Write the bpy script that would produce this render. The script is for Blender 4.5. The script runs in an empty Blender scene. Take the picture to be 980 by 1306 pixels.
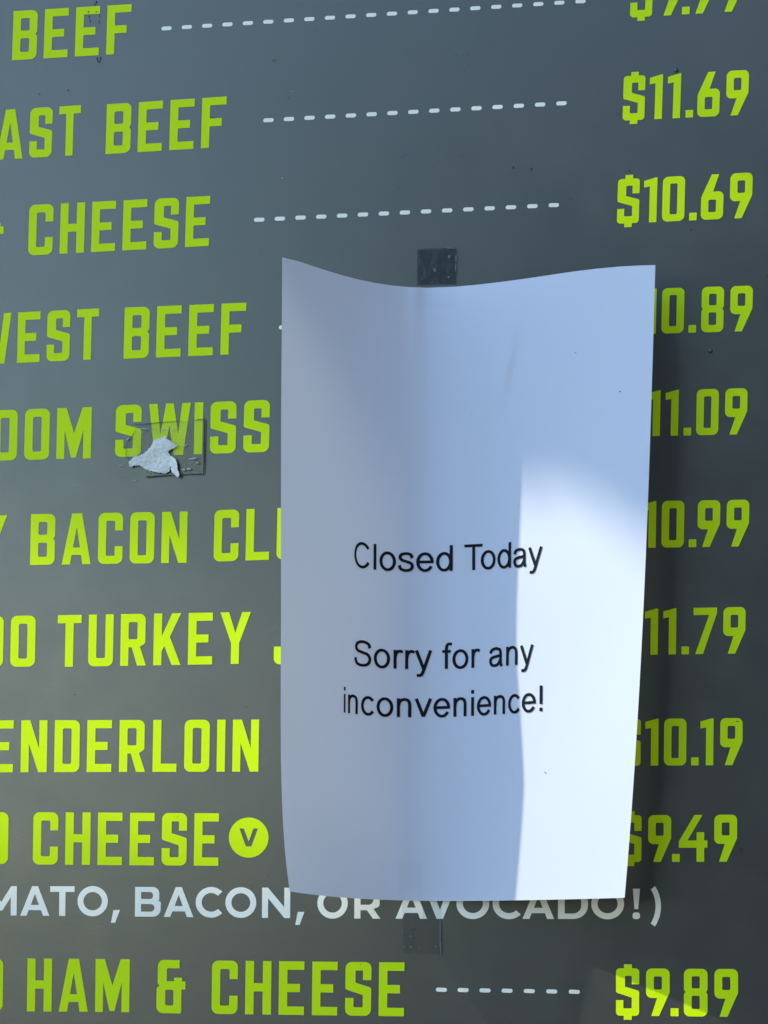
import bpy, bmesh, math, random
import numpy as np
from mathutils import Vector, Matrix, Euler
from mathutils.geometry import tessellate_polygon, delaunay_2d_cdt

random.seed(7)
SC = bpy.context.scene
COL = SC.collection

# ------------------------------------------------------------------ camera, sky, sun, exposure
F_PX, IMG_W, IMG_H = 3000.0, 980.0, 1306.0
PITCH, YAW, ROLL = math.radians(9.3), math.radians(11.8), math.radians(0.5)
DIST = 1.03
cam_d = bpy.data.cameras.new('camera')
cam = bpy.data.objects.new('camera', cam_d)
COL.objects.link(cam)
SC.camera = cam
cam_d.sensor_fit = 'VERTICAL'
cam_d.sensor_height = 24.0
cam_d.sensor_width = 24.0
cam_d.lens = 24.0 * F_PX / IMG_H
cam_d.clip_start = 0.02
cam_d.clip_end = 500
ROT = Matrix.Rotation(YAW, 3, 'Z') @ Matrix.Rotation(math.pi / 2 + PITCH, 3, 'X') @ Matrix.Rotation(ROLL, 3, 'Z')
CAM = ROT @ Vector((0, 0, DIST))
cam.matrix_world = Matrix.Translation(CAM) @ ROT.to_4x4()

TO_SUN = Vector((-1.0, -0.35, 0.85)).normalized()          # from the left, raking along the board
SUN_EL = math.asin(TO_SUN.z)
SUN_AZ = math.atan2(TO_SUN.x, TO_SUN.y)

world = bpy.data.worlds.new('World')
SC.world = world
world.use_nodes = True
wn = world.node_tree.nodes
bg = next(n for n in wn if n.type == 'BACKGROUND')
sky = wn.new('ShaderNodeTexSky')
sky.sky_type = 'NISHITA'
sky.sun_disc = False
sky.sun_elevation = SUN_EL
sky.sun_rotation = SUN_AZ
sky.air_density = 1.0
sky.dust_density = 0.1
sky.ozone_density = 3.0
world.node_tree.links.new(sky.outputs[0], bg.inputs[0])
bg.inputs[1].default_value = 0.15

sun_d = bpy.data.lights.new('sun', 'SUN')
sun_d.energy = 2.0
sun_d.angle = math.radians(0.53)
sun_d.color = (0.84, 0.765, 0.655)
sun = bpy.data.objects.new('sun', sun_d)
COL.objects.link(sun)
sun.rotation_euler = TO_SUN.to_track_quat('Z', 'Y').to_euler()

SC.view_settings.view_transform = 'Standard'
SC.view_settings.look = 'None'
SC.view_settings.exposure = 1.66
SC.view_settings.gamma = 1.0
SC.view_settings.use_curve_mapping = False


def at(px, py, depth=0.0):
    """The point where the board (or a sheet `depth` metres in front of it) stands at a place of the photograph."""
    d = ROT @ Vector(((px - IMG_W / 2) / F_PX, -(py - IMG_H / 2) / F_PX, -1.0))
    return CAM + d * ((-depth - CAM.y) / d.y)


# ------------------------------------------------------------------ helpers
def link_mesh(name, verts, faces, material, parent=None, smooth=False):
    me = bpy.data.meshes.new(name)
    me.from_pydata([tuple(v) for v in verts], [], faces)
    me.update()
    for m in (material if isinstance(material, (list, tuple)) else [material]):
        me.materials.append(m)
    o = bpy.data.objects.new(name, me)
    COL.objects.link(o)
    if smooth:
        for p in me.polygons:
            p.use_smooth = True
    if parent is not None:
        o.parent = parent
        o.matrix_parent_inverse = parent.matrix_world.inverted()
    return o


def thing(name, loc, label, cat, group=None):
    o = bpy.data.objects.new(name, None)
    COL.objects.link(o)
    o.empty_display_size = 0.02
    o.matrix_world = Matrix.Translation(loc)
    o['label'] = label
    o['category'] = cat
    if group:
        o['group'] = group
    return o


class Nodes:
    def __init__(self, name):
        self.m = bpy.data.materials.new(name)
        self.m.use_nodes = True
        self.t = self.m.node_tree
        self.t.nodes.clear()

    def n(self, kind, **kw):
        nd = self.t.nodes.new(kind)
        for k, v in kw.items():
            if k.startswith('i_'):
                nd.inputs[k[2:].replace('_', ' ')].default_value = v
            else:
                setattr(nd, k, v)
        return nd

    def l(self, a, b):
        self.t.links.new(a, b)

    def out(self, sock):
        o = self.n('ShaderNodeOutputMaterial')
        self.l(sock, o.inputs['Surface'])
        return self.m


def noise(N, scale, detail=4, rough=0.6, stretch=None):
    tc = N.n('ShaderNodeTexCoord')
    src = tc.outputs['Object']
    if stretch:
        mp = N.n('ShaderNodeMapping')
        mp.inputs['Scale'].default_value = stretch
        N.l(src, mp.inputs['Vector'])
        src = mp.outputs['Vector']
    t = N.n('ShaderNodeTexNoise')
    t.inputs['Scale'].default_value = scale
    t.inputs['Detail'].default_value = detail
    t.inputs['Roughness'].default_value = rough
    N.l(src, t.inputs['Vector'])
    return t.outputs['Fac']


def ramp(N, fac, lo, hi, a, b):
    r = N.n('ShaderNodeMapRange')
    r.inputs['From Min'].default_value = lo
    r.inputs['From Max'].default_value = hi
    r.inputs['To Min'].default_value = a
    r.inputs['To Max'].default_value = b
    N.l(fac, r.inputs['Value'])
    return r.outputs['Result']


def mixcol(N, fac, c1, c2):
    m = N.n('ShaderNodeMix', data_type='RGBA')
    m.inputs[6].default_value = (*c1, 1)
    m.inputs[7].default_value = (*c2, 1)
    N.l(fac, m.inputs[0])
    return m.outputs[2]


def vinyl(name, c1, c2, rough=0.42, spec=0.5, bump=0.06, dust=0.0, ior=1.5):
    """Printed satin vinyl: faint dirt mottling, a fine canvas-like grain."""
    N = Nodes(name)
    p = N.n('ShaderNodeBsdfPrincipled')
    big = noise(N, 14, 6, 0.65)
    N.l(mixcol(N, ramp(N, big, 0.35, 0.65, 0, 1), c1, c2), p.inputs['Base Color'])
    N.l(ramp(N, noise(N, 45, 5, 0.7), 0.3, 0.7, rough - 0.03, rough + 0.03), p.inputs['Roughness'])
    p.inputs['Specular IOR Level'].default_value = spec
    p.inputs['Specular Tint'].default_value = (1.0, 0.97, 0.76, 1)
    p.inputs['IOR'].default_value = ior
    p.inputs['Sheen Weight'].default_value = dust              # a film of road dust
    p.inputs['Sheen Roughness'].default_value = 0.5
    p.inputs['Sheen Tint'].default_value = (1.0, 0.97, 0.9, 1)
    weave = noise(N, 900, 3, 0.6, (0.35, 1, 1.0))
    streak = noise(N, 260, 4, 0.7, (0.3, 1, 1.6))
    ad = N.n('ShaderNodeMath', operation='ADD')
    N.l(weave, ad.inputs[0])
    N.l(streak, ad.inputs[1])
    b = N.n('ShaderNodeBump')
    b.inputs['Strength'].default_value = bump
    b.inputs['Distance'].default_value = 0.0006
    N.l(ad.outputs[0], b.inputs['Height'])
    N.l(b.outputs[0], p.inputs['Normal'])
    return N.out(p.outputs[0])


M_PANEL = vinyl('grey printed vinyl', (0.035, 0.035, 0.033), (0.042, 0.0415, 0.039), 0.30, 1.0, 0.035, 0.0, 1.56)
M_LIME = vinyl('lime print', (0.61, 0.84, 0.004), (0.65, 0.88, 0.006), 0.42, 0.12, 0.08)
M_WHITE = vinyl('white print', (0.92, 0.91, 0.74), (0.96, 0.95, 0.78), 0.42, 0.3, 0.06)
M_INK = vinyl('black toner', (0.010, 0.010, 0.014), (0.014, 0.014, 0.018), 0.7, 0.08, 0.02)
M_GRIME = vinyl('dark grime', (0.006, 0.007, 0.008), (0.016, 0.017, 0.018), 0.6, 0.3, 0.1)
M_RESIDUE = vinyl('dry adhesive', (0.30, 0.32, 0.31), (0.46, 0.48, 0.47), 0.5, 0.4, 0.1)
M_BLISTER = M_PANEL
M_HAZE = vinyl('faint bubble and edge glint', (0.13, 0.145, 0.15), (0.2, 0.21, 0.22), 0.5, 0.4, 0.1)


def paper_material(name, col, trans=0.3, bump=0.03):
    N = Nodes(name)
    d = N.n('ShaderNodeBsdfDiffuse')
    d.inputs['Color'].default_value = (*col, 1)
    t = N.n('ShaderNodeBsdfTranslucent')
    t.inputs['Color'].default_value = (*col, 1)
    b = N.n('ShaderNodeBump')
    b.inputs['Strength'].default_value = bump
    b.inputs['Distance'].default_value = 0.0008
    f1, f2 = noise(N, 24, 5, 0.6), noise(N, 420, 4, 0.7)
    mu = N.n('ShaderNodeMath', operation='MULTIPLY_ADD')
    mu.inputs[1].default_value = 0.25
    N.l(f2, mu.inputs[0])
    N.l(f1, mu.inputs[2])
    N.l(mu.outputs[0], b.inputs['Height'])
    N.l(b.outputs[0], d.inputs['Normal'])
    mx = N.n('ShaderNodeMixShader')
    mx.inputs[0].default_value = trans
    N.l(d.outputs[0], mx.inputs[1])
    N.l(t.outputs[0], mx.inputs[2])
    g = N.n('ShaderNodeBsdfGlossy')
    g.inputs['Roughness'].default_value = 0.55
    fr = N.n('ShaderNodeFresnel')
    fr.inputs['IOR'].default_value = 1.25
    m2 = N.n('ShaderNodeMixShader')
    N.l(fr.outputs[0], m2.inputs[0])
    N.l(mx.outputs[0], m2.inputs[1])
    N.l(g.outputs[0], m2.inputs[2])
    return N.out(m2.outputs[0])


M_PAPER = paper_material('white office paper', (0.70, 0.755, 0.835), 0.16, 0.12)
M_TORN = paper_material('torn paper fibre', (0.84, 0.87, 0.78), 0.15, 0.7)


def film_material(name, tint, rough, gloss, bump):
    N = Nodes(name)
    t = N.n('ShaderNodeBsdfTransparent')
    t.inputs['Color'].default_value = (*tint, 1)
    g = N.n('ShaderNodeBsdfGlossy')
    g.inputs['Roughness'].default_value = rough
    b = N.n('ShaderNodeBump')
    b.inputs['Strength'].default_value = bump
    b.inputs['Distance'].default_value = 0.001
    N.l(noise(N, 160, 5, 0.65), b.inputs['Height'])
    N.l(b.outputs[0], g.inputs['Normal'])
    mx = N.n('ShaderNodeMixShader')
    mx.inputs[0].default_value = gloss
    N.l(t.outputs[0], mx.inputs[1])
    N.l(g.outputs[0], mx.inputs[2])
    return N.out(mx.outputs[0])


M_TAPE = film_material('reflection-darkened tape film', (0.58, 0.61, 0.64), 0.12, 0.025, 0.3)  # dark tint stands in for the film's darker reflection
M_TAPE_CLEAR = film_material('clear tape film over paper', (0.98, 0.983, 0.986), 0.2, 0.015, 0.2)
M_SCRAP = film_material('yellowed tape film', (0.92, 0.91, 0.83), 0.15, 0.02, 0.8)

# ------------------------------------------------------------------ lettering: condensed menu face
W, T_ = 0.49, 0.157
R_ = 0.12


def rect(x0, y0, x1, y1, r=0.03):
    return [(x0, y0, r), (x1, y0, r), (x1, y1, r), (x0, y1, r)]


S_POLY = [(0, .33), (0, 0, R_), (W, 0, R_), (W, .525, .05), (.19, .615), (.19, 1 - T_, .02), (W - T_, 1 - T_, .02),
          (W - T_, .665), (W, .665), (W, 1, R_), (0, 1, R_), (0, .49, .05), (W - T_, .385), (W - T_, T_, .02), (T_, T_, .02), (T_, .33)]
D_POLY = [(0, .33), (0, 0, R_), (.165, 0), (.165, -.085), (.335, -.085), (.335, 0), (W, 0, R_), (W, .525, .05), (.19, .615), (.19, 1 - T_, .02),
          (W - T_, 1 - T_, .02), (W - T_, .665), (W, .665), (W, 1, R_), (.335, 1), (.335, 1.085), (.165, 1.085), (.165, 1), (0, 1, R_), (0, .49, .05),
          (W - T_, .385), (W - T_, T_, .02), (T_, T_, .02), (T_, .33)]
SIX = ([(0, 0, R_), (.5, 0, R_), (.5, .62, R_), (.265, .62), (.39, 1), (.225, 1), (0, .50, .06)], [rect(.165, .165, .335, .44)])
NINE = ([(.5 - x[0], 1 - x[1]) + tuple(x[2:]) for x in SIX[0]], [[(.5 - x[0], 1 - x[1], x[2]) for x in SIX[1][0]]])
HOLE = rect(T_ + .003, T_, W - T_ - .003, 1 - T_)
MENU = {
    'A': (.58, [([(0, 0), (.19, 1), (.39, 1), (.58, 0), (.415, 0), (.385, .185), (.195, .185), (.165, 0)], [[(.22, .33), (.36, .33), (.29, .74)]])]),
    'B': (W, [([(0, 0), (W, 0, R_), (W, .47, .08), (W - .035, .513), (W, .556, .08), (W, 1, R_), (0, 1)], [rect(T_, T_, W - T_, .435), rect(T_, .59, W - T_, 1 - T_)])]),
    'C': (W, [([(0, 0, R_), (W, 0, R_), (W, .345), (W - T_, .345), (W - T_, T_, .03), (T_, T_, .03), (T_, 1 - T_, .03), (W - T_, 1 - T_, .03),
                (W - T_, .655), (W, .655), (W, 1, R_), (0, 1, R_)], [])]),
    'D': (W, [([(0, 0), (W, 0, R_), (W, 1, R_), (0, 1)], [HOLE])]),
    'E': (W - .005, [([(0, 0), (.48, 0), (.48, .157), (.16, .157), (.16, .425), (.40, .425), (.40, .58), (.16, .58), (.16, .843), (.48, .843), (.48, 1), (0, 1)], [])]),
    'F': (W - .005, [([(0, 0), (.16, 0), (.16, .425), (.40, .425), (.40, .58), (.16, .58), (.16, .843), (.485, .843), (.485, 1), (0, 1)], [])]),
    'H': (.49, [([(0, 0), (.16, 0), (.16, .43), (.33, .43), (.33, 0), (.49, 0), (.49, 1), (.33, 1), (.33, .585), (.16, .585), (.16, 1), (0, 1)], [])]),
    'I': (.16, [([(0, 0), (.16, 0), (.16, 1), (0, 1)], [])]),
    'J': (.46, [([(0, .345), (0, 0, R_), (.46, 0, R_), (.46, 1), (.30, 1), (.30, T_, .03), (T_, T_, .03), (T_, .345)], [])]),
    'K': (.54, [([(0, 0), (.16, 0), (.16, .27), (.215, .37), (.365, 0), (.54, 0), (.32, .545), (.535, 1), (.36, 1), (.16, .56), (.16, 1), (0, 1)], [])]),
    'L': (.47, [([(0, 0), (.465, 0), (.465, .157), (.16, .157), (.16, 1), (0, 1)], [])]),
    'M': (.68, [([(0, 0), (.155, 0), (.155, .56), (.29, .02), (.385, .02), (.525, .56), (.525, 0), (.68, 0), (.68, 1), (.50, 1), (.34, .50), (.18, 1), (0, 1)], [])]),
    'N': (.51, [([(0, 0), (.155, 0), (.155, .55), (.345, 0), (.51, 0), (.51, 1), (.355, 1), (.355, .45), (.175, 1), (0, 1)], [])]),
    'O': (W, [([(0, 0, R_), (W, 0, R_), (W, 1, R_), (0, 1, R_)], [HOLE])]),
    'R': (.51, [([(0, 0), (.16, 0), (.16, .355), (.225, .355), (.335, 0), (.51, 0), (.385, .365), (W, .43, .06), (W, 1, R_), (0, 1)], [rect(T_, .51, W - T_, 1 - T_)])]),
    'S': (W, [(S_POLY, [])]),
    'T': (.47, [([(.155, 0), (.315, 0), (.315, .843), (.47, .843), (.47, 1), (0, 1), (0, .843), (.155, .843)], [])]),
    'U': (W, [([(0, 0, R_), (W, 0, R_), (W, 1), (W - T_, 1), (W - T_, T_, .03), (T_, T_, .03), (T_, 1), (0, 1)], [])]),
    'V': (.57, [([(.2, 0), (.37, 0), (.57, 1), (.40, 1), (.285, .36), (.17, 1), (0, 1)], [])]),
    'W': (.79, [([(.125, 0), (.295, 0), (.395, .57), (.495, 0), (.665, 0), (.79, 1), (.63, 1), (.565, .40), (.465, 1), (.325, 1), (.225, .40), (.16, 1), (0, 1)], [])]),
    'Y': (.60, [([(.22, 0), (.38, 0), (.38, .40), (.60, 1), (.43, 1), (.30, .60), (.17, 1), (0, 1), (.22, .40)], [])]),
    '&': (.55, [([(0, 0, R_), (.47, 0, .03), (.47, .45), (.545, .45), (.545, .60), (.48, .60), (.48, .67), (.33, .67), (.33, .60), (.19, .60), (.19, .845, .03), (.43, .845),
                  (.43, 1), (.02, 1, R_), (.02, .56, .06), (.055, .515), (0, .465, .06)], [rect(.165, .145, .32, .44)])]),
    '0': (.5, [([(0, 0, R_), (.5, 0, R_), (.5, 1, R_), (0, 1, R_)], [rect(.168, T_, .332, 1 - T_)])]),
    '1': (.30, [([(.13, 0), (.295, 0), (.295, 1), (.26, 1), (0, .935), (0, .785), (.13, .805)], [])]),
    '4': (.62, [([(.385, 0), (.55, 0), (.55, .30), (.62, .30), (.62, .455), (.55, .455), (.55, .63), (.385, .63), (.385, .455), (.185, .455), (.51, 1), (.335, 1), (0, .44), (0, .30), (.385, .30)], [])]),
    '6': (.5, [SIX]),
    '7': (.53, [([(.05, 0), (.225, 0), (.53, .88), (.53, 1), (0, 1), (0, .843), (.355, .843)], [])]),
    '8': (.5, [([(0, 0, R_), (.5, 0, R_), (.5, .47, .08), (.465, .513), (.5, .556, .08), (.5, 1, R_), (0, 1, R_), (0, .556, .08), (.035, .513), (0, .47, .08)],
                [rect(.165, T_, .335, .435), rect(.165, .59, .335, 1 - T_)])]),
    '9': (.5, [NINE]),
    '.': (.17, [([(0, 0, .015), (.17, 0, .015), (.17, .17, .015), (0, .17, .015)], [])]),
    '$': (W, [(D_POLY, [])]),
}
MENU_GAP, MENU_SPACE = 0.145, 0.47
MENU_KERN = {'.9': 0.02, '.6': 0.09, '.7': 0.09, '.4': -0.02, '.8': .11, '.0': .11, '.1': .03, '1.': .12, '9.': .02, '0.': .11, 'SW': .14, 'WI': .08, '11': .11, '$1': .10, '1 ': .1, '10': .12}

# a wide rounded-bowl sans for the white line
NOTE = {
    'A': (.98, [([(0, 0), (.215, 0), (.285, .19), (.695, .19), (.765, 0), (.98, 0), (.59, 1), (.39, 1)], [[(.355, .365), (.625, .365), (.49, .74)]])]),
    'B': (.85, [([(0, 0), (.85, 0, .27), (.85, .525, .2), (.735, .53), (.80, .555, .1), (.80, 1, .24), (0, 1)], [[(.2, .17), (.64, .17, .12), (.64, .425, .12), (.2, .425)], [(.2, .595), (.595, .595, .11), (.595, .83, .11), (.2, .83)]])]),
    'D': (.93, [([(0, 0), (.93, 0, .44), (.93, 1, .44), (0, 1)], [[(.21, .18), (.72, .18, .29), (.72, .82, .29), (.21, .82)]])]),
    'M': (1.04, [([(0, 0), (.2, 0), (.2, .62), (.48, .17), (.56, .17), (.84, .62), (.84, 0), (1.04, 0), (1.04, 1), (.85, 1), (.52, .46), (.19, 1), (0, 1)], [])]),
    'N': (.93, [([(0, 0), (.2, 0), (.2, .65), (.74, 0), (.93, 0), (.93, 1), (.73, 1), (.73, .36), (.19, 1), (0, 1)], [])]),
    'R': (.90, [([(0, 0), (.21, 0), (.21, .275), (.425, .275), (.63, 0), (.88, 0), (.645, .32), (.85, .40, .12), (.85, 1, .3), (0, 1)], [[(.21, .455), (.64, .455, .17), (.64, .82, .17), (.21, .82)]])]),
    'T': (.82, [([(.305, 0), (.515, 0), (.515, .81), (.82, .81), (.82, 1), (0, 1), (0, .81), (.305, .81)], [])]),
    'V': (.95, [([(.375, 0), (.575, 0), (.95, 1), (.735, 1), (.48, .30), (.22, 1), (0, 1)], [])]),
    ',': (.3, [([(0, -.22), (.145, -.22), (.30, .21), (.08, .21)], [])]),
    '!': (.24, [([(.005, 0, .08), (.235, 0, .08), (.235, .22, .08), (.005, .22, .08)], []), ([(.06, .33), (.18, .33), (.23, 1), (.01, 1)], [])]),
}


def arc_ring(cx, cy, rx, ry, a0, a1, t, n=40):
    o, i = [], []
    for k in range(n + 1):
        a = math.radians(a0 + (a1 - a0) * k / n)
        o.append((cx + (rx + t / 2) * math.cos(a), cy + (ry + t / 2) * math.sin(a)))
        i.append((cx + (rx - t / 2) * math.cos(a), cy + (ry - t / 2) * math.sin(a)))
    return o, i


_o, _i = arc_ring(.51, .5, .41, .41, 0, 351, .2, 39)
NOTE['O'] = (1.02, [(_o, [_i])])
_o, _i = arc_ring(.51, .5, .41, .41, 44, 316, .2)
NOTE['C'] = (.88, [(_o + _i[::-1], [])])
_o, _i = arc_ring(-.42, .42, .72, .95, -40, 40, .17)
NOTE[')'] = (.42, [(_o + _i[::-1], [])])
NOTE_GAP, NOTE_SPACE = .13, .4
NOTE_KERN = {'AT': .02, 'TO': .1, 'BA': .1, 'AC': .07, 'AV': -.08, 'VO': .04, 'CA': .05, 'AD': .12, 'ON': .19, 'CO': .1, 'OC': .1, 'DO': .1, 'MA': .12, 'OR': .22, 'O!': .26, '!)': .26, 'N,': .17, 'O,': .11}


def rounded(poly):
    """A polygon with each corner (x, y[, r]) rounded."""
    out = []
    n = len(poly)
    for k in range(n):
        p = Vector(poly[k][:2])
        r = poly[k][2] if len(poly[k]) > 2 else 0.0
        if n > 25 or r <= 0:
            out.append(p)
            continue
        a = Vector(poly[k - 1][:2]) - p
        b = Vector(poly[(k + 1) % n][:2]) - p
        la, lb = a.length, b.length
        ang = a.angle(b)
        d = min(r / max(math.tan(ang / 2), .05), la * .49, lb * .49)
        p0, p2 = p + a * (d / la), p + b * (d / lb)
        w = math.cos((math.pi - ang) / 2)
        for i in range(7):
            t = i / 6
            c0, c1, c2 = (1 - t) ** 2, 2 * t * (1 - t) * w, t * t
            out.append((p0 * c0 + p * c1 + p2 * c2) / (c0 + c1 + c2))
    return out


def layout(text, font, gap, space, kern):
    """Left ink edge of every glyph."""
    xs, x, prev = [], 0.0, ''
    for ch in text:
        if ch == ' ':
            x += space - gap
            xs.append(x)
            prev = ' '
            continue
        if prev and prev != ' ':
            x += kern.get(prev + ch, gap)
        elif prev == ' ':
            x += gap
        xs.append(x)
        x += font[ch][0]
        prev = ch
    return xs


def run_mesh(acc, text, a0, a1, base0, base1, cap0, cap1, lean, font=MENU, lift=0.00015, a1_right=False):
    """Adds one printed word. a0, a1 = (glyph index, where its left (or right) ink edge stands); base and cap at those two."""
    g, s, kn = (MENU_GAP, MENU_SPACE, MENU_KERN) if font is MENU else (NOTE_GAP, NOTE_SPACE, NOTE_KERN)
    xs = layout(text, font, g, s, kn)
    u0 = xs[a0[0]]
    u1 = xs[a1[0]] + (font[text[a1[0]]][0] if a1_right else 0)
    verts, faces = acc
    for ch, x in zip(text, xs):
        if ch == ' ':
            continue
        for outer, holes in font[ch][1]:
            loops = [rounded(outer)] + [rounded(h) for h in holes]
            tri = tessellate_polygon([[Vector((p[0], p[1], 0)) for p in lp] for lp in loops])
            b = len(verts)
            for lp in loops:
                for p in lp:
                    f = (x + p[0] - u0) / (u1 - u0)
                    cap = cap0 + (cap1 - cap0) * f
                    px = a0[1] + (a1[1] - a0[1]) * f + lean * p[1] * cap
                    py = base0 + (base1 - base0) * f - p[1] * cap
                    verts.append(at(px, py, lift))
            for t in tri:
                faces.append(tuple(b + i for i in t))


def face_front(o):
    """Turns the faces of a printed sheet towards the street."""
    me = o.data
    bm = bmesh.new()
    bm.from_mesh(me)
    for f in bm.faces:
        f.normal_update()
        if f.normal.y > 0:
            f.normal_flip()
    bm.to_mesh(me)
    bm.free()
    return o


# ------------------------------------------------------------------ the menu board
board = thing('menu_board', at(490, 653), 'dark grey printed menu board with lime item names and prices, behind the white notice', 'menu board')


def slab(name, x0, x1, z0, z1, y0, y1, bev, material, parent):
    bm = bmesh.new()
    vs = [bm.verts.new((x, y, z)) for x in (x0, x1) for y in (y0, y1) for z in (z0, z1)]
    bmesh.ops.convex_hull(bm, input=vs)
    bmesh.ops.dissolve_limit(bm, angle_limit=0.01, verts=bm.verts, edges=bm.edges)
    bmesh.ops.bevel(bm, geom=bm.edges, offset=bev, segments=2, affect='EDGES')
    bmesh.ops.recalc_face_normals(bm, faces=bm.faces)
    me = bpy.data.meshes.new(name)
    bm.to_mesh(me)
    bm.free()
    me.materials.append(material)
    o = bpy.data.objects.new(name, me)
    COL.objects.link(o)
    if parent:
        o.parent = parent
        o.matrix_parent_inverse = parent.matrix_world.inverted()
    return o


slab('panel', -0.62, 0.62, -0.72, 0.72, 0.0, 0.008, 0.0015, M_PANEL, board)


def lean_l(y):
    return .033 - .021 * y / 1290


def lean_r(y):
    return .035 - .033 * y / 1290


ITEMS = [  # words of each line: (text, (glyph, x), (glyph, x[, 'r']), base0, base1, cap0, cap1)
    [('BEEF', (0, 15.6), (3, 135.5), 77, 69.8, 62.8, 62.8)],
    [('AST', (1, 37.3), (2, 74.3), 201.5, 199.3, 63.5, 63.5), ('BEEF', (0, 134.8), (3, 256.4), 196.6, 189.2, 63.6, 64.2)],
    [('&', (0, -31), (0, 4.2, 'r'), 328, 326.5, 63, 63), ('CHEESE', (0, 36), (5, 236.2), 325.9, 315.2, 64.3, 63.8)],
    [('WEST', (1, 21.9), (3, 97.2), 462.9, 459.5, 64.4, 64.8), ('BEEF', (0, 157.8), (3, 281.2), 457.6, 452.6, 65.3, 65.3)],
    [('OOM', (1, 31), (2, 115.9, 'r'), 586.6, 584.4, 64.6, 65.3), ('SWISS', (0, 146.8), (4, 310.3), 583, 577.3, 66, 66.2)],
    [('Y', (0, -31), (0, 8, 'r'), 723.5, 722, 65, 65), ('BACON', (0, 38.5), (4, 205.7), 720.6, 718.2, 64.8, 65.3), ('CLU', (0, 272.6), (1, 313.3), 716.3, 714.9, 65.6, 65.6)],
    [('DO', (0, -27.5), (1, 13.2), 850.8, 850.4, 65, 65), ('TURKEY', (1, 112.5), (4, 239.7), 850, 847.8, 66, 66), ('J', (0, 349.2), (0, 380, 'r'), 847.5, 846.8, 66, 66)],
    [('ENDERLOIN', (1, 26.4), (8, 296.3), 984.9, 984.2, 66.2, 66.4)],
    [('D', (0, -23), (0, 10.3, 'r'), 1101.5, 1102, 66, 66), ('CHEESE', (0, 42), (5, 247.4), 1102.6, 1104, 66.8, 66.9)],
    [('D', (0, -30), (0, 3.7, 'r'), 1289, 1289.5, 67, 67), ('HAM', (0, 34.6), (2, 121.5), 1289.7, 1290.6, 67.3, 67.6), ('&', (0, 199.6), (0, 236.6, 'r'), 1292, 1292.6, 68, 68),
     ('CHEESE', (0, 270), (5, 483), 1293, 1295.8, 68, 68.6)],
]
PRICES = [
    ('$9.99', (0, 803.6), (4, 946.5, 'r'), 22.5, 14, 57, 57),
    ('$11.69', (0, 794.2), (5, 953.9, 'r'), 154, 146.4, 56.8, 57.4),
    ('$10.69', (0, 787), (5, 958.8, 'r'), 285.5, 277.6, 56.8, 57.8),
    ('$10.89', (2, 843.6), (5, 959.2, 'r'), 425.5, 422.1, 57.9, 58),
    ('$11.09', (2, 848.2), (5, 952.6, 'r'), 555.9, 553.9, 58.4, 59),
    ('$10.99', (2, 843.6), (5, 955.0, 'r'), 698.5, 696.8, 59.6, 59.6),
    ('$11.79', (1, 822.3), (5, 950.5, 'r'), 835.2, 833.4, 58.8, 59.4),
    ('$10.19', (1, 822.8), (5, 946.9, 'r'), 976.6, 975.7, 59.8, 60),
    ('$9.49', (1, 826.7), (4, 940.1, 'r'), 1099.4, 1099, 59.8, 60),
    ('$9.89', (0, 785.8), (4, 941.5, 'r'), 1295.4, 1297, 60.5, 61),
]
for words in ITEMS:
    acc = ([], [])
    for w in words:
        r = len(w[2]) > 2
        run_mesh(acc, w[0], w[1], w[2][:2], w[3], w[4], w[5], w[6], lean_l(w[3]), a1_right=r)
    face_front(link_mesh('item_lettering', *acc, M_LIME, board))
for w in PRICES:
    acc = ([], [])
    run_mesh(acc, w[0], w[1], w[2][:2], w[3], w[4], w[5], w[6], lean_r(w[3]), a1_right=True)
    face_front(link_mesh('price_lettering', *acc, M_LIME, board))
acc = ([], [])
run_mesh(acc, 'MATO,', (1, 26.0), (3, 98.9), 1167.8, 1168.2, 37.6, 37.8, .01, NOTE)
run_mesh(acc, 'BACON,', (0, 172.3), (4, 334.3), 1169, 1170.6, 37.9, 38.6, .008, NOTE)
run_mesh(acc, 'OR', (0, 404.9), (1, 452.0), 1171.2, 1171.5, 38.8, 38.8, .006, NOTE)
run_mesh(acc, 'AVOCADO!)', (0, 504.6), (7, 806.8), 1171.7, 1172.2, 38.8, 38.8, .004, NOTE)
face_front(link_mesh('note_lettering', *acc, M_WHITE, board))

# round badge with its V cut out of the disc
circ = [(317.4 + 25.3 * math.cos(2 * math.pi * k / 64), 1068.2 - 25.6 * math.sin(2 * math.pi * k / 64)) for k in range(64)]
vcut = [(305.6 + 23.6 * x / .57, 1079.6 - 23 * y) for x, y in [(.20, 0), (.37, 0), (.57, 1), (.435, 1), (.285, .28), (.135, 1), (0, 1)]]
tri = tessellate_polygon([[Vector((*p, 0)) for p in circ], [Vector((*p, 0)) for p in vcut]])
face_front(link_mesh('round_badge', [at(p[0], p[1], .00015) for p in circ + vcut], [tuple(t) for t in tri], M_LIME, board))

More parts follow.
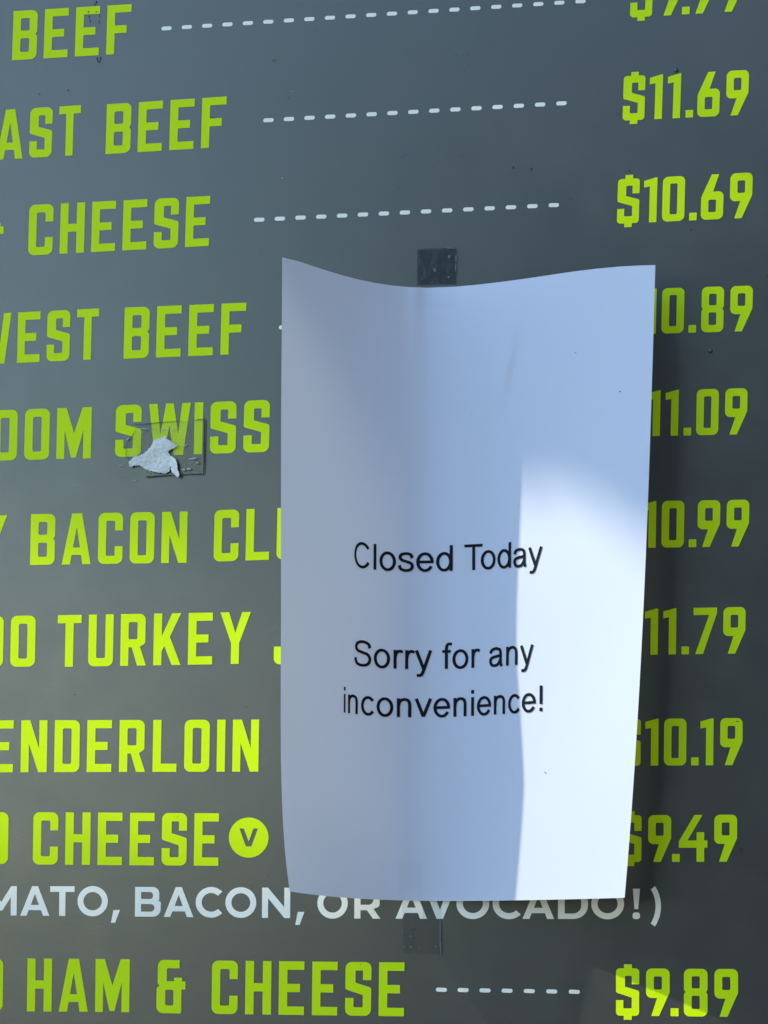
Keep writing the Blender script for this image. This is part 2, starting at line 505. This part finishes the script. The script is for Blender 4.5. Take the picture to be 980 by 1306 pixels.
# dashed leaders
for n, (x0, y0), (x1, y1), ln, th in [(21, (212.7, 36.2), (740.6, 1.7), 13.2, 5.2), (15, (342.6, 153.3), (716.4, 131.8), 13.4, 5.4), (15, (330.9, 280.2), (706.6, 261.6), 13.4, 5.4),
                                      (14, (362.5, 417.4), (724, 402.0), 13.4, 5.4), (7, (563.2, 1262.3), (732.6, 1264.9), 14.2, 5.4)]:
    V, Fc = [], []
    sl = (y1 - y0) / (x1 - x0)
    for k in range(n):
        f = k / (n - 1)
        f = f * (1 - .022 * (1 - f))
        cx, cy = x0 + (x1 - x0) * f, y0 + (y1 - y0) * f
        b = len(V)
        m = 14
        for i in range(m):
            a = math.pi * 2 * (i + .5) / m
            dx = math.copysign(ln / 2 - th / 2, math.cos(a)) + th / 2 * math.cos(a)
            dy = th / 2 * math.sin(a)
            V.append(at(cx + dx, cy + dy + sl * dx, .00015))
        Fc.append(tuple(range(b, b + m)))
    face_front(link_mesh('dashed_leader', V, Fc, M_WHITE, board))


def flake(name, material, parent, px, py, rx, ry, depth, n=9, jag=.35, rot=0.0):
    V, Fc = [], []
    b = 0
    for i in range(n):
        a = 2 * math.pi * i / n
        k = 1 + random.uniform(-jag, jag)
        x, y = rx * k * math.cos(a), ry * k * math.sin(a)
        V.append(at(px + x * math.cos(rot) - y * math.sin(rot), py + x * math.sin(rot) + y * math.cos(rot), depth))
    Fc.append(tuple(range(b, b + n)))
    return face_front(link_mesh(name, V, Fc, material, parent))


# dirt, drips and nicks on the print
for x, y, rx, ry in [(113, 15, 1.0, 1.2), (123, 3, .8, 1.8), (121, 5, .6, 1.6), (114, 21, .6, 1.6), (123, 15, .6, 1.0), (126, 78, 1.8, .8), (124.2, 75, .6, 2.0), (128.2, 74, .6, 2.2), (115, 26, .4, 2), (127, 20, .4, 2.4), (126.5, 28, .3, 2),
                     (87, 115, .8, 1.0), (50, 120, .9, .8), (349, 77, .8, 1), (314, 902, 1.2, .8), (95, 886, .9, .7), (155, 609, .7, .5), (882, 293, 1, .8), (803, 218, .9, 1.2), (678, 215, .8, 1.6), (655, 214, .6, 1.5),
                     (368, 125, .6, .9), (352, 76, .5, .6), (937, 506, .7, .7), (941, 920, 2.6, .35), (226, 1042, .6, .5), (402, 40, .6, .6), (272, 150, .7, .5), (560, 205, .5, .8), (895, 1240, .6, .6), (460, 1230, .5, .5), (300, 690, .5, .5)]:
    flake('dirt_speck', M_GRIME, board, x, y, rx, ry, .0004)
for x, y, rx, ry in [(373, 117, 1.6, .5), (360, 227, 1.2, .6), (155, 593.5, 2.2, 1.0), (172, 612.5, 1.6, 1.0), (906, 447, .8, 2.0)]:
    flake('adhesive_fleck', M_RESIDUE, board, x, y, rx, ry, .0004)


def dome(name, px, py, r, h, material, parent):
    V, Fc = [at(px, py, h)], []
    n, rings = 16, 4
    for j in range(1, rings + 1):
        a = math.pi / 2 * j / rings
        for i in range(n):
            t = 2 * math.pi * i / n
            V.append(at(px + r * math.sin(a) * math.cos(t), py + r * math.sin(a) * math.sin(t), h * math.cos(a) + .0002))
    for i in range(n):
        Fc.append((0, 1 + i, 1 + (i + 1) % n))
    for j in range(rings - 1):
        for i in range(n):
            q, w = 1 + j * n, 1 + (j + 1) * n
            Fc.append((q + i, w + i, w + (i + 1) % n, q + (i + 1) % n))
    return face_front(link_mesh(name, V, Fc, material, parent, True))


dome('blister', 862.5, 89, 2.6, .0012, M_BLISTER, board)
dome('blister', 906, 447, 3.0, .0008, M_BLISTER, board)

# ------------------------------------------------------------------ the paper notice
TOP = [(360, 328), (380, 333), (400, 339.5), (420, 346), (440, 352), (460, 357), (480, 361), (500, 364), (520, 366), (545, 367), (580, 365.8), (610, 363), (640, 359.5), (670, 355.5), (700, 351), (730, 346.5), (760, 342.8), (790, 340), (815, 338.6), (836, 338)]
BOT = [(370, 1137), (400, 1141), (440, 1145), (480, 1147.3), (520, 1148.6), (560, 1149), (600, 1149), (650, 1148.4), (700, 1147.5), (750, 1146.4), (797, 1145)]
LEFT = [(328, 360), (450, 359.3), (600, 358.8), (750, 358.5), (900, 358.3), (960, 358.6), (1010, 359.6), (1060, 361.8), (1100, 365), (1137, 370)]
RIGHT = [(338, 836), (450, 833), (600, 828), (750, 822), (900, 814.5), (1000, 808.2), (1080, 802), (1145, 797)]


def interp(tab, x):
    return float(np.interp(x, [p[0] for p in tab], [p[1] for p in tab]))


def smooth_tab(tab, deg):
    xs, ys = np.array([p[0] for p in tab], float), np.array([p[1] for p in tab], float)
    m, s = xs.mean(), np.ptp(xs) / 2
    c = np.polyfit((xs - m) / s, ys, deg)
    return lambda x: float(np.polyval(c, (x - m) / s))


top_y, bot_y, left_x, right_x = smooth_tab(TOP, 6), smooth_tab(BOT, 4), smooth_tab(LEFT, 5), smooth_tab(RIGHT, 3)
top_y = lambda x: interp(TOP, x)


def hinge(s, e):
    return (math.sqrt(s * s + e * e) - e) / (math.sqrt(1 + e * e) - e)


def paper_depth(px, py):
    """How far the trough-shaped sheet stands off the board: taped down along its valley, both sides sprung forward."""
    t = min(max((py - 340) / 806, -.05), 1.05)
    xv = 548 - 4 * t
    xl, xr = left_x(py), right_x(py)
    dl = np.interp(t, [0, .3, .5, .75, 1.0], [.047, .0432, .0427, .0387, .0370])
    dr = np.interp(t, [0, .4, 1.0], [.023, .026, .026])
    base = .0012 + .004 * math.sin(math.pi * min(max(t, 0), 1))
    if px < xv:
        s = (xv - px) / (xv - xl)
        d = dl * hinge(s, .30 + .15 * t)
    else:
        s = (px - xv) / (xr - xv)
        d = dr * hinge(s, .10 + .06 * t)
    # small handling creases
    cx, cy = (px - (655 - .18 * (py - 450))), py - 470
    d += .0008 * math.exp(-(cy / 42) ** 2) * (1 / (1 + math.exp(cx / 1.6)) - .5) * math.exp(-(cx / 24) ** 2)
    cx = px - 529
    d += .0008 * math.exp(-((py - 355) / 110) ** 2) * math.exp(-(cx / 9) ** 2)
    d += .0003 * math.sin(px * .021 + py * .006) * math.sin(py * .011 + 1.3) * min(1, abs(px - xv) / 60)
    return float(base + d)


notice = thing('paper_notice', at(545, 740), 'curled white sheet of paper taped to the menu board, printed Closed Today', 'notice')
NX, NY = 150, 200
V, Fc = [], []
for j in range(NY + 1):
    t = j / NY
    for i in range(NX + 1):
        s = i / NX
        xt, xb = 360 + 476 * s, 370 + 427 * s
        y = top_y(xt) * (1 - t) + bot_y(xb) * t
        x = left_x(y) * (1 - s) + right_x(y) * s
        V.append(at(x, y, paper_depth(x, y)))
for j in range(NY):
    for i in range(NX):
        a = j * (NX + 1) + i
        Fc.append((a, a + NX + 1, a + NX + 2, a + 1))
sheet = face_front(link_mesh('sheet', V, Fc, M_PAPER, notice, True))

# ---- the printed words: a plain grotesque drawn from its strokes
def ell(cx, cy, rx, ry, a0, a1, n=28):
    return [(cx + rx * math.cos(math.radians(a0 + (a1 - a0) * k / n)), cy + ry * math.sin(math.radians(a0 + (a1 - a0) * k / n))) for k in range(n + 1)]


def spl(pts, n=12):
    out = []
    P = [pts[0]] + list(pts) + [pts[-1]]
    for k in range(1, len(P) - 2):
        p0, p1, p2, p3 = (np.array(P[k + i - 1], float) for i in range(4))
        for i in range(n):
            t = i / n
            out.append(tuple(.5 * (2 * p1 + (p2 - p0) * t + (2 * p0 - 5 * p1 + 4 * p2 - p3) * t * t + (3 * p1 - p0 - 3 * p2 + p3) * t ** 3)))
    out.append(tuple(pts[-1]))
    return out


STEM = lambda x, a, b: [(x, a), (x, b)]
GROT = {
    'C': (.722, [ell(.378, .358, .288, .328, 36, 326)]),
    'l': (.222, [STEM(.11, 0, .716)]),
    'o': (.556, [ell(.278, .259, .2, .234, 0, 360)]),
    's': (.5, [spl([(.425, .372), (.375, .465), (.25, .494), (.12, .46), (.085, .38), (.14, .31), (.26, .272), (.385, .225), (.425, .145), (.38, .057), (.25, .024), (.11, .06), (.062, .165)])]),
    'e': (.556, [ell(.278, .259, .2, .234, 2, 330), [(.078, .265), (.520, .265)]]),
    'd': (.556, [ell(.262, .259, .186, .234, 0, 360), STEM(.463, 0, .716)]),
    'T': (.611, [[(.022, .676), (.59, .676)], STEM(.306, 0, .676)]),
    'a': (.556, [spl([(.075, .365), (.125, .455), (.265, .494), (.39, .455), (.422, .36), (.424, .15), (.435, .06), (.47, 0)]),
                 spl([(.423, .305), (.34, .284), (.2, .262), (.105, .225), (.078, .145), (.12, .052), (.215, .026), (.33, .06), (.423, .19)])]),
    'y': (.5, [[(.05, .519), (.26, .0)], spl([(.455, .519), (.36, .26), (.265, -.01), (.215, -.125), (.155, -.172), (.06, -.166)])]),
    'S': (.667, [spl([(.572, .515), (.525, .63), (.34, .684), (.165, .64), (.108, .53), (.165, .437), (.33, .388), (.505, .335), (.575, .2), (.505, .075), (.335, .032), (.14, .08), (.078, .235)])]),
    'r': (.333, [STEM(.11, 0, .519), spl([(.112, .30), (.14, .415), (.195, .475), (.255, .487), (.33, .465)])]),
    'f': (.278, [spl([(.135, 0), (.135, .3), (.135, .56), (.16, .655), (.215, .687), (.30, .678)]), [(.012, .484), (.265, .484)]]),
    'n': (.556, [STEM(.11, 0, .519), spl([(.112, .30), (.135, .405), (.205, .475), (.30, .493), (.39, .452), (.424, .35), (.424, .16), (.424, 0)])]),
    'i': (.222, [STEM(.11, 0, .519), STEM(.11, .616, .716)]),
    'c': (.5, [ell(.266, .259, .19, .234, 38, 324)]),
    'v': (.5, [[(.05, .519), (.25, .02)], [(.45, .519), (.25, .02)]]),
    '!': (.278, [STEM(.14, .2, .716), STEM(.14, 0, .1)]),
}


def stroke_quads(path, tv=.091, th=.078):
    P = [np.array(p, float) for p in path]
    closed = np.linalg.norm(P[0] - P[-1]) < 1e-6
    L, Rr = [], []
    n = len(P)
    for k in range(n):
        a = P[k - 1] if k > 0 else (P[-2] if closed else P[k])
        b = P[k + 1] if k < n - 1 else (P[1] if closed else P[k])
        t = (b - a) / np.linalg.norm(b - a)
        nrm = np.array((-t[1], t[0]))
        h = (th + (tv - th) * abs(nrm[0])) / 2
        L.append(P[k] + nrm * h)
        Rr.append(P[k] - nrm * h)
    # long straight pieces get extra cuts so that the ink follows the curl of the sheet
    return [(Rr[k], Rr[k + 1], L[k + 1], L[k]) for k in range(n - 1)]


def glyph_mesh(ch):
    V, Fq = [], []
    for path in GROT[ch][1]:
        if len(path) == 2:
            a, b = np.array(path[0]), np.array(path[1])
            path = [tuple(a + (b - a) * k / 6) for k in range(7)]
        for q in stroke_quads(path):
            b = len(V)
            V += [Vector((float(p[0]), float(p[1]))) for p in q]
            Fq.append([b, b + 1, b + 2, b + 3])
    vs, es, fs, ov, oe, of = delaunay_2d_cdt(V, [], Fq, 0, 1e-5)
    return [v for v in vs], [f for f, o in zip(fs, of) if len(o)]


def curve_fit(pairs, deg):
    xs, ys = np.array([p[0] for p in pairs], float), np.array([p[1] for p in pairs], float)
    m, s = xs.mean(), np.ptp(xs) / 2
    c = np.polyfit((xs - m) / s, ys, deg)
    return lambda x: float(np.polyval(c, (x - m) / s))


ZX, ZY, ZS = 420.0, 660.0, 3.267
LINES = [
    ('Closed Today', [(.365, 137), (.833, 190), (1.222, 242), (1.75, 320), (2.278, 403), (3.0, 505), (3.695, 600), (4.17, 662), (4.89, 750), (5.27, 797), (5.81, 857)],
     [(137, 211), (190, 217), (242, 221.5), (320, 224.5), (403, 224.5), (505, 222.5), (600, 219), (662, 215), (750, 210), (797, 206), (857, 201)], 150, {9: -.11}),
    ('Sorry for any', [(.333, 140), (.945, 217), (1.31, 272), (1.643, 322), (2.14, 392), (2.8, 488), (3.223, 546), (3.588, 597), (4.39, 693), (4.755, 743), (5.474, 822)],
     [(63, 612), (140, 620), (217, 627), (272, 630), (322, 631.5), (392, 632), (488, 631), (546, 629), (597, 627), (693, 621), (743, 617), (822, 610)], 151, {}),
    ('inconvenience!', [(.11, 63), (.332, 86), (1.028, 159), (1.556, 231), (1.944, 288), (2.64, 395), (3.168, 470), (3.556, 524), (4.112, 598), (4.502, 643), (4.89, 690), (5.586, 772), (6.114, 832), (6.531, 881)],
     [(63, 813), (88, 816), (159, 823), (231, 829), (288, 832), (395, 833), (470, 831), (524, 829.5), (598, 826.5), (643, 824), (690, 820.5), (772, 815.5), (832, 811), (881, 807)], 150, {}),
]
for text, hx, by, em, kern in LINES:
    fx, fb = curve_fit(hx, 4), curve_fit(by, 4)
    V, Fc = [], []
    x = 0.0
    for k, ch in enumerate(text):
        if k == 8 and text.startswith('Closed'):
            x -= .11
        if ch == ' ':
            x += .278
            continue
        gv, gf = glyph_mesh(ch)
        b = len(V)
        for v in gv:
            zx = fx(x + v[0])
            px = ZX + zx / ZS + .004 * v[1] * em / ZS
            py = ZY + (fb(zx) - v[1] * em) / ZS
            V.append(at(px, py, paper_depth(px, py) + .00025))
        Fc += [tuple(b + i for i in f) for f in gf]
        x += GROT[ch][0]
    face_front(link_mesh('printed_line', V, Fc, M_INK, notice))
for x, y, rx, ry, a in [(791, 499.5, 1.0, .9, 0), (695.5, 985.5, 2.2, .5, .7), (734, 450, 1.4, .4, .4), (601, 530, .5, .4, 0), (690, 880, .5, .5, 0)]:
    flake('ink_speck', M_GRIME, notice, x, y, rx, ry, paper_depth(x, y) + .0003, rot=a)


# ------------------------------------------------------------------ tape
def sheet_patch(name, corners, depth, nx, ny, material, parent, wob=0.0):
    """A strip of film given by its four corners (top left, top right, bottom right, bottom left)."""
    V, Fc = [], []
    (ax, ay), (bx, by), (cx, cy), (dx, dy) = corners
    for j in range(ny + 1):
        t = j / ny
        for i in range(nx + 1):
            s = i / nx
            x = (ax * (1 - s) + bx * s) * (1 - t) + (dx * (1 - s) + cx * s) * t
            y = (ay * (1 - s) + by * s) * (1 - t) + (dy * (1 - s) + cy * s) * t
            V.append(at(x, y, depth(x, y) + wob * random.random()))
    for j in range(ny):
        for i in range(nx):
            a = j * (nx + 1) + i
            Fc.append((a, a + nx + 1, a + nx + 2, a + 1))
    return face_front(link_mesh(name, V, Fc, material, parent, True))


tape = thing('clear_tape', at(557, 345), 'square of clear tape holding the top edge of the white notice', 'tape', 'tape strips holding the notice')
sheet_patch('film', [(532.5, 317.5), (582.5, 315.5), (581.5, 362.3), (532, 363.3)], lambda x, y: .0009, 10, 10, M_TAPE, tape, .0001)
sheet_patch('paper_lap', [(531.5, 363.8), (582.5, 362.8), (583, 392), (532, 393)],
            lambda x, y: max(paper_depth(x, max(y, top_y(x))) + .0004, .001), 10, 10, M_TAPE_CLEAR, tape)
for x, y, rx, ry in [(554.6, 344.8, 1.6, 2.2), (573, 327.4, 1.5, 1.9), (572.8, 353.4, 1.6, 1.2), (581.6, 329, .7, 4), (581.2, 341, .8, 5), (575.5, 316.4, 7, .6)]:
    flake('bubble_and_glint', M_HAZE, tape, x, y, rx, ry, .0011)  # bubbles, plus pale slivers painting the highlights along the film's edges

low = thing('clear_tape', at(538, 1180), 'speckled strip of clear tape below the bottom edge of the white notice', 'tape', 'tape strips holding the notice')
sheet_patch('film', [(513, 1140), (563.5, 1140), (563, 1217.5), (514.5, 1216)], lambda x, y: .0009, 10, 14, film_material('dull tape film', (.88, .89, .90), .15, .012, .3), low, .0001)
sheet_patch('paper_lap', [(508, 1098), (538, 1098), (538, 1148.2), (508, 1147.8)], lambda x, y: paper_depth(x, y) + .0004, 8, 8, M_TAPE_CLEAR, low)
for x, y, rx, ry in [(513.6, 1188, 1.1, 1.0), (524, 1194, 1.5, 1.0), (516, 1207.5, 1.1, 1.0), (524.5, 1207.5, 1.6, 1.2), (535, 1208, .9, .8), (556, 1207, 1.1, 1), (550, 1218, .8, .6), (557, 1218.5, .7, .6), (561.5, 1190, .7, 18), (562.4, 1210, .5, 9), (541, 1200, .6, .5), (530, 1216, .7, .5)]:
    flake('bubble_and_glint', M_HAZE, low, x, y, rx, ry, .00105, jag=.2)

# old scrap of tape with torn paper caught under it
SX = lambda x, y: (130 + x / 6.125, 510 + y / 6.125)
scrap = thing('tape_scrap', at(212, 570), 'old square of clear tape with a torn white paper scrap, stuck over the word SWISS', 'tape scrap')
FILM = [(262, 190), (300, 192), (440, 178), (560, 170), (720, 158), (806, 149), (803, 260), (800, 375), (800, 480), (795, 578), (700, 580), (600, 586), (480, 592), (348, 602), (345, 560), (215, 470), (190, 440), (188, 370), (205, 320), (232, 290), (262, 240)]
n = len(FILM)
tri = tessellate_polygon([[Vector((*p, 0)) for p in FILM]])
V = [at(*SX(*p), .0007) for p in FILM]
face_front(link_mesh('film', V, [tuple(t) for t in tri], M_SCRAP, scrap))


def ribbon(acc, pts, wid, depth):
    V, Fc = acc
    P = [np.array(SX(*p)) for p in pts]
    b = len(V)
    for k in range(len(P)):
        d = P[min(k + 1, len(P) - 1)] - P[max(k - 1, 0)]
        d = d / np.linalg.norm(d)
        nn = np.array((-d[1], d[0])) * wid[k % len(wid)] / 2
        V += [at(*(P[k] + nn), depth), at(*(P[k] - nn), depth)]
    for k in range(len(P) - 1):
        a = b + 2 * k
        Fc.append((a, a + 1, a + 3, a + 2))


acc = ([], [])
ribbon(acc, [(262, 190), (300, 192), (440, 178), (560, 170), (640, 164)], [.7, .5, .8, .5, .3], .00105)
ribbon(acc, [(720, 160), (770, 154), (806, 149), (803, 260), (800, 375), (800, 480), (795, 578), (700, 580), (600, 586), (480, 592), (348, 602)], [.6, 1.1, 1.3, 1.4, 1.6, 1.5, 1.4, .9], .00105)
ribbon(acc, [(262, 240), (232, 290), (205, 320), (188, 370), (190, 440), (215, 470)], [.5, .7, .4, .6], .00105)
face_front(link_mesh('grimy_edge', *acc, M_GRIME, scrap))
for x, y, rx, ry, a in [(205, 303, 2.2, 1.2, -.6), (655, 355, 2.0, .9, -.4), (712, 458, 5.0, 1.2, -.08), (680, 540, 3.0, 1.3, 0), (640, 545, 3.4, 1.4, .2), (480, 237, 4.4, .8, 0), (556, 228, 4.2, .7, -.55), (330, 225, 6, .6, .1), (745, 490, 1.4, 1.1, 0), (690, 500, 1, .5, 0), (400, 230, 5, .4, .05)]:
    flake('bubble_and_glint', M_RESIDUE, scrap, *SX(x, y), rx, ry, .0013, rot=a)


def torn(name, outline, lift, rough, thick, parent, flap=None):
    """A ragged piece of paper with crumpled relief and real thickness."""
    n = len(outline)
    ring = []
    for k in range(n):
        a, b = np.array(outline[k], float), np.array(outline[(k + 1) % n], float)
        m = max(2, int(np.linalg.norm(b - a) / 9))
        for i in range(m):
            j = (0, 0) if i == 0 else (random.uniform(-4, 4), random.uniform(-4, 4))
            ring.append(tuple(a + (b - a) * i / m + np.array(j)))
    xs, ys = [p[0] for p in ring], [p[1] for p in ring]
    inner = []
    for gx in np.arange(min(xs), max(xs), 9):
        for gy in np.arange(min(ys), max(ys), 9):
            inner.append((gx + random.uniform(-3, 3), gy + random.uniform(-3, 3)))
    pts = [Vector(p) for p in ring + inner]
    vs, es, fs, ov, oe, of = delaunay_2d_cdt(pts, [], [list(range(len(ring)))], 0, 1e-4)
    fs = [f for f, o in zip(fs, of) if len(o)]
    V = []
    for v in vs:
        h = lift + rough * .9 * random.random() + rough * .6 * math.sin(v[0] * .021 + v[1] * .013) * math.sin(v[1] * .019 + 1)
        if flap:
            h += flap(v[0], v[1])
        V.append(at(*SX(v[0], v[1]), max(h, .0009)))
    o = face_front(link_mesh(name, V, [tuple(f) for f in fs], M_TORN, parent, True))
    md = o.modifiers.new('thickness', 'SOLIDIFY')
    md.thickness = thick
    md.offset = -1
    return o


torn('torn_paper', [(213, 482), (250, 448), (330, 420), (380, 368), (400, 322), (450, 300), (492, 280), (502, 300), (522, 312), (560, 340), (595, 350), (572, 375), (520, 402), (535, 432), (540, 470), (535, 520), (528, 558), (495, 577), (440, 567), (385, 555), (345, 545), (300, 515), (255, 512), (235, 530), (213, 515)],
     0.0010, .00045, .00012, scrap, lambda x, y: .0007 * max(0, (560 - y) / 280) * max(0, (x - 380) / 150))
torn('torn_flap', [(530, 434), (548, 440), (578, 462), (592, 520), (608, 590), (594, 608), (572, 590), (545, 556), (533, 510)], .0013, .00025, .00012, scrap, lambda x, y: .0012 * max(0, (x - 530) / 70))

# ------------------------------------------------------------------ the roadside tree whose leaves dapple the board
tree = None
GAPS = [(865, 235, 230, 120, 1.0), (985, 90, 190, 130, 1.0), (650, 215, 110, 95, .95), (20, 385, 140, 115, .97), (170, 110, 130, 85, .9), (300, 520, 100, 80, .8), (500, 60, 120, 80, .85), (440, 240, 100, 75, .8), (950, 520, 140, 90, .9)]


def shade(bx, by):
    """How thick the leaves are along the sun ray that lands at this place on the board."""
    edge = 600 + 25 * math.sin(bx * .013) + 18 * math.sin(bx * .031 + 1)
    if bx > 420:
        edge = max(590, 640 + .75 * (bx - 798)) + 10 * math.sin(bx * .03)
    low = 1175 + 20 * math.sin(bx * .02)
    d = 1.0 if by < edge else (.02 if by < edge + 60 else 0.0)
    if by > low and bx < 520:
        d = .55
    for gx, gy, rx, ry, k in GAPS:
        u, v = (bx - gx) * .83 + (by - gy) * .55, -(bx - gx) * .55 + (by - gy) * .83
        e = (u / rx) ** 2 + (v / ry) ** 2
        if e < 1:
            d *= 1 - k
    return d


N = Nodes('leaf')
df = N.n('ShaderNodeBsdfPrincipled')
N.l(mixcol(N, noise(N, 3, 2), (.05, .09, .02), (.09, .13, .035)), df.inputs['Base Color'])
df.inputs['Roughness'].default_value = .5
M_LEAF = N.out(df.outputs[0])
M_BARK = vinyl('bark', (.10, .075, .05), (.18, .14, .10), .8, .2, .6)

GROUND_Z = -1.45
M_ASPHALT = vinyl('asphalt', (.045, .045, .047), (.06, .06, .06), .85, .3, .5)
M_RENDERED = vinyl('grey rendered wall', (.15, .145, .14), (.19, .185, .18), .8, .2, .5)
M_BRICK = vinyl('dark brick', (.032, .028, .026), (.045, .038, .035), .8, .2, .5)
g = link_mesh('ground', [(-60, -60, GROUND_Z), (60, -60, GROUND_Z), (60, 60, GROUND_Z), (-60, 60, GROUND_Z)], [(0, 1, 2, 3)], M_ASPHALT)
g['kind'] = 'structure'
wall = slab('added_shade_wall', 1.1, 1.35, GROUND_Z, 3.2, -5.0, 0.3, .02, M_RENDERED, None)  # unseen wall, added to cut the sky light from the right
wall['label'] = 'grey rendered wall added out of view to block light from the right of the menu board'
wall['category'] = 'wall'
dark_block = slab('blocker', -3.2, 16, GROUND_Z, 4.6, -16.0, -12.0, .05, M_BRICK, None)  # unseen block, added to darken the board's reflections and the low sky
dark_block['label'] = 'low dark brick building added out of view to darken reflections in the menu board'
dark_block['category'] = 'blocker'
random.seed(21)
V, Fc = [], []
for _ in range(15000):
    bx, by = random.uniform(-700, 1500), random.uniform(-1100, 1750)
    if random.random() > shade(bx, by):
        continue
    dist = random.uniform(2.6, 3.6)
    c = at(bx, by, 0) + TO_SUN * dist
    q = Euler((random.uniform(0, 6.3), random.uniform(0, 6.3), random.uniform(0, 6.3))).to_matrix()
    if random.random() < .6:                       # leaves turn their faces to the light
        q = TO_SUN.to_track_quat('Z', 'Y').to_matrix() @ Euler((random.uniform(-.7, .7), random.uniform(-.7, .7), random.uniform(0, 6.3))).to_matrix()
    L, Wd = random.uniform(.022, .036), random.uniform(.011, .017)
    b = len(V)
    for lx, ly, lz in [(-L, 0, 0), (-L * .35, Wd * .9, .004), (L * .3, Wd, .006), (L, 0, -.004), (L * .3, -Wd, .006), (-L * .35, -Wd * .9, .004)]:
        p = c + q @ Vector((lx * .6, ly * .9, lz))
        V.append(p)
    Fc += [(b, b + 1, b + 2, b + 3), (b, b + 3, b + 4, b + 5)]
mid = sum((Vector(v) for v in V), Vector()) / len(V)
base = Vector((mid.x - .25, mid.y - .15, GROUND_Z))
tree = thing('tree', base, 'leafy tree standing to the side of the board and dappling it with shade', 'tree')
link_mesh('foliage', V, Fc, M_LEAF, tree)


def tube(acc, pts, rads, n=10):
    V, Fc = acc
    b = len(V)
    for k, p in enumerate(pts):
        d = (pts[min(k + 1, len(pts) - 1)] - pts[max(k - 1, 0)]).normalized()
        q = d.to_track_quat('Z', 'Y')
        for i in range(n):
            a = 2 * math.pi * i / n
            V.append(p + q @ Vector((rads[k] * math.cos(a), rads[k] * math.sin(a), 0)))
    for k in range(len(pts) - 1):
        for i in range(n):
            a, c = b + k * n, b + (k + 1) * n
            Fc.append((a + i, a + (i + 1) % n, c + (i + 1) % n, c + i))


acc = ([], [])
side = base + Vector((-.15, -.65, 0))
tube(acc, [side, side + Vector((.02, .02, .9)), side + Vector((.0, .03, 2.2)), side + Vector((.08, .05, 4.0))], [.11, .085, .07, .05])
fork = side + Vector((.06, .045, 3.6))
for k in range(6):
    tgt = mid + Vector((random.uniform(-.35, .25), random.uniform(-.2, .2), random.uniform(.15, .5)))
    tube(acc, [fork, fork.lerp(tgt, .45) + Vector((0, 0, .12)), tgt], [.03, .016, .004], 7)
link_mesh('trunk', *acc, M_BARK, tree, True)
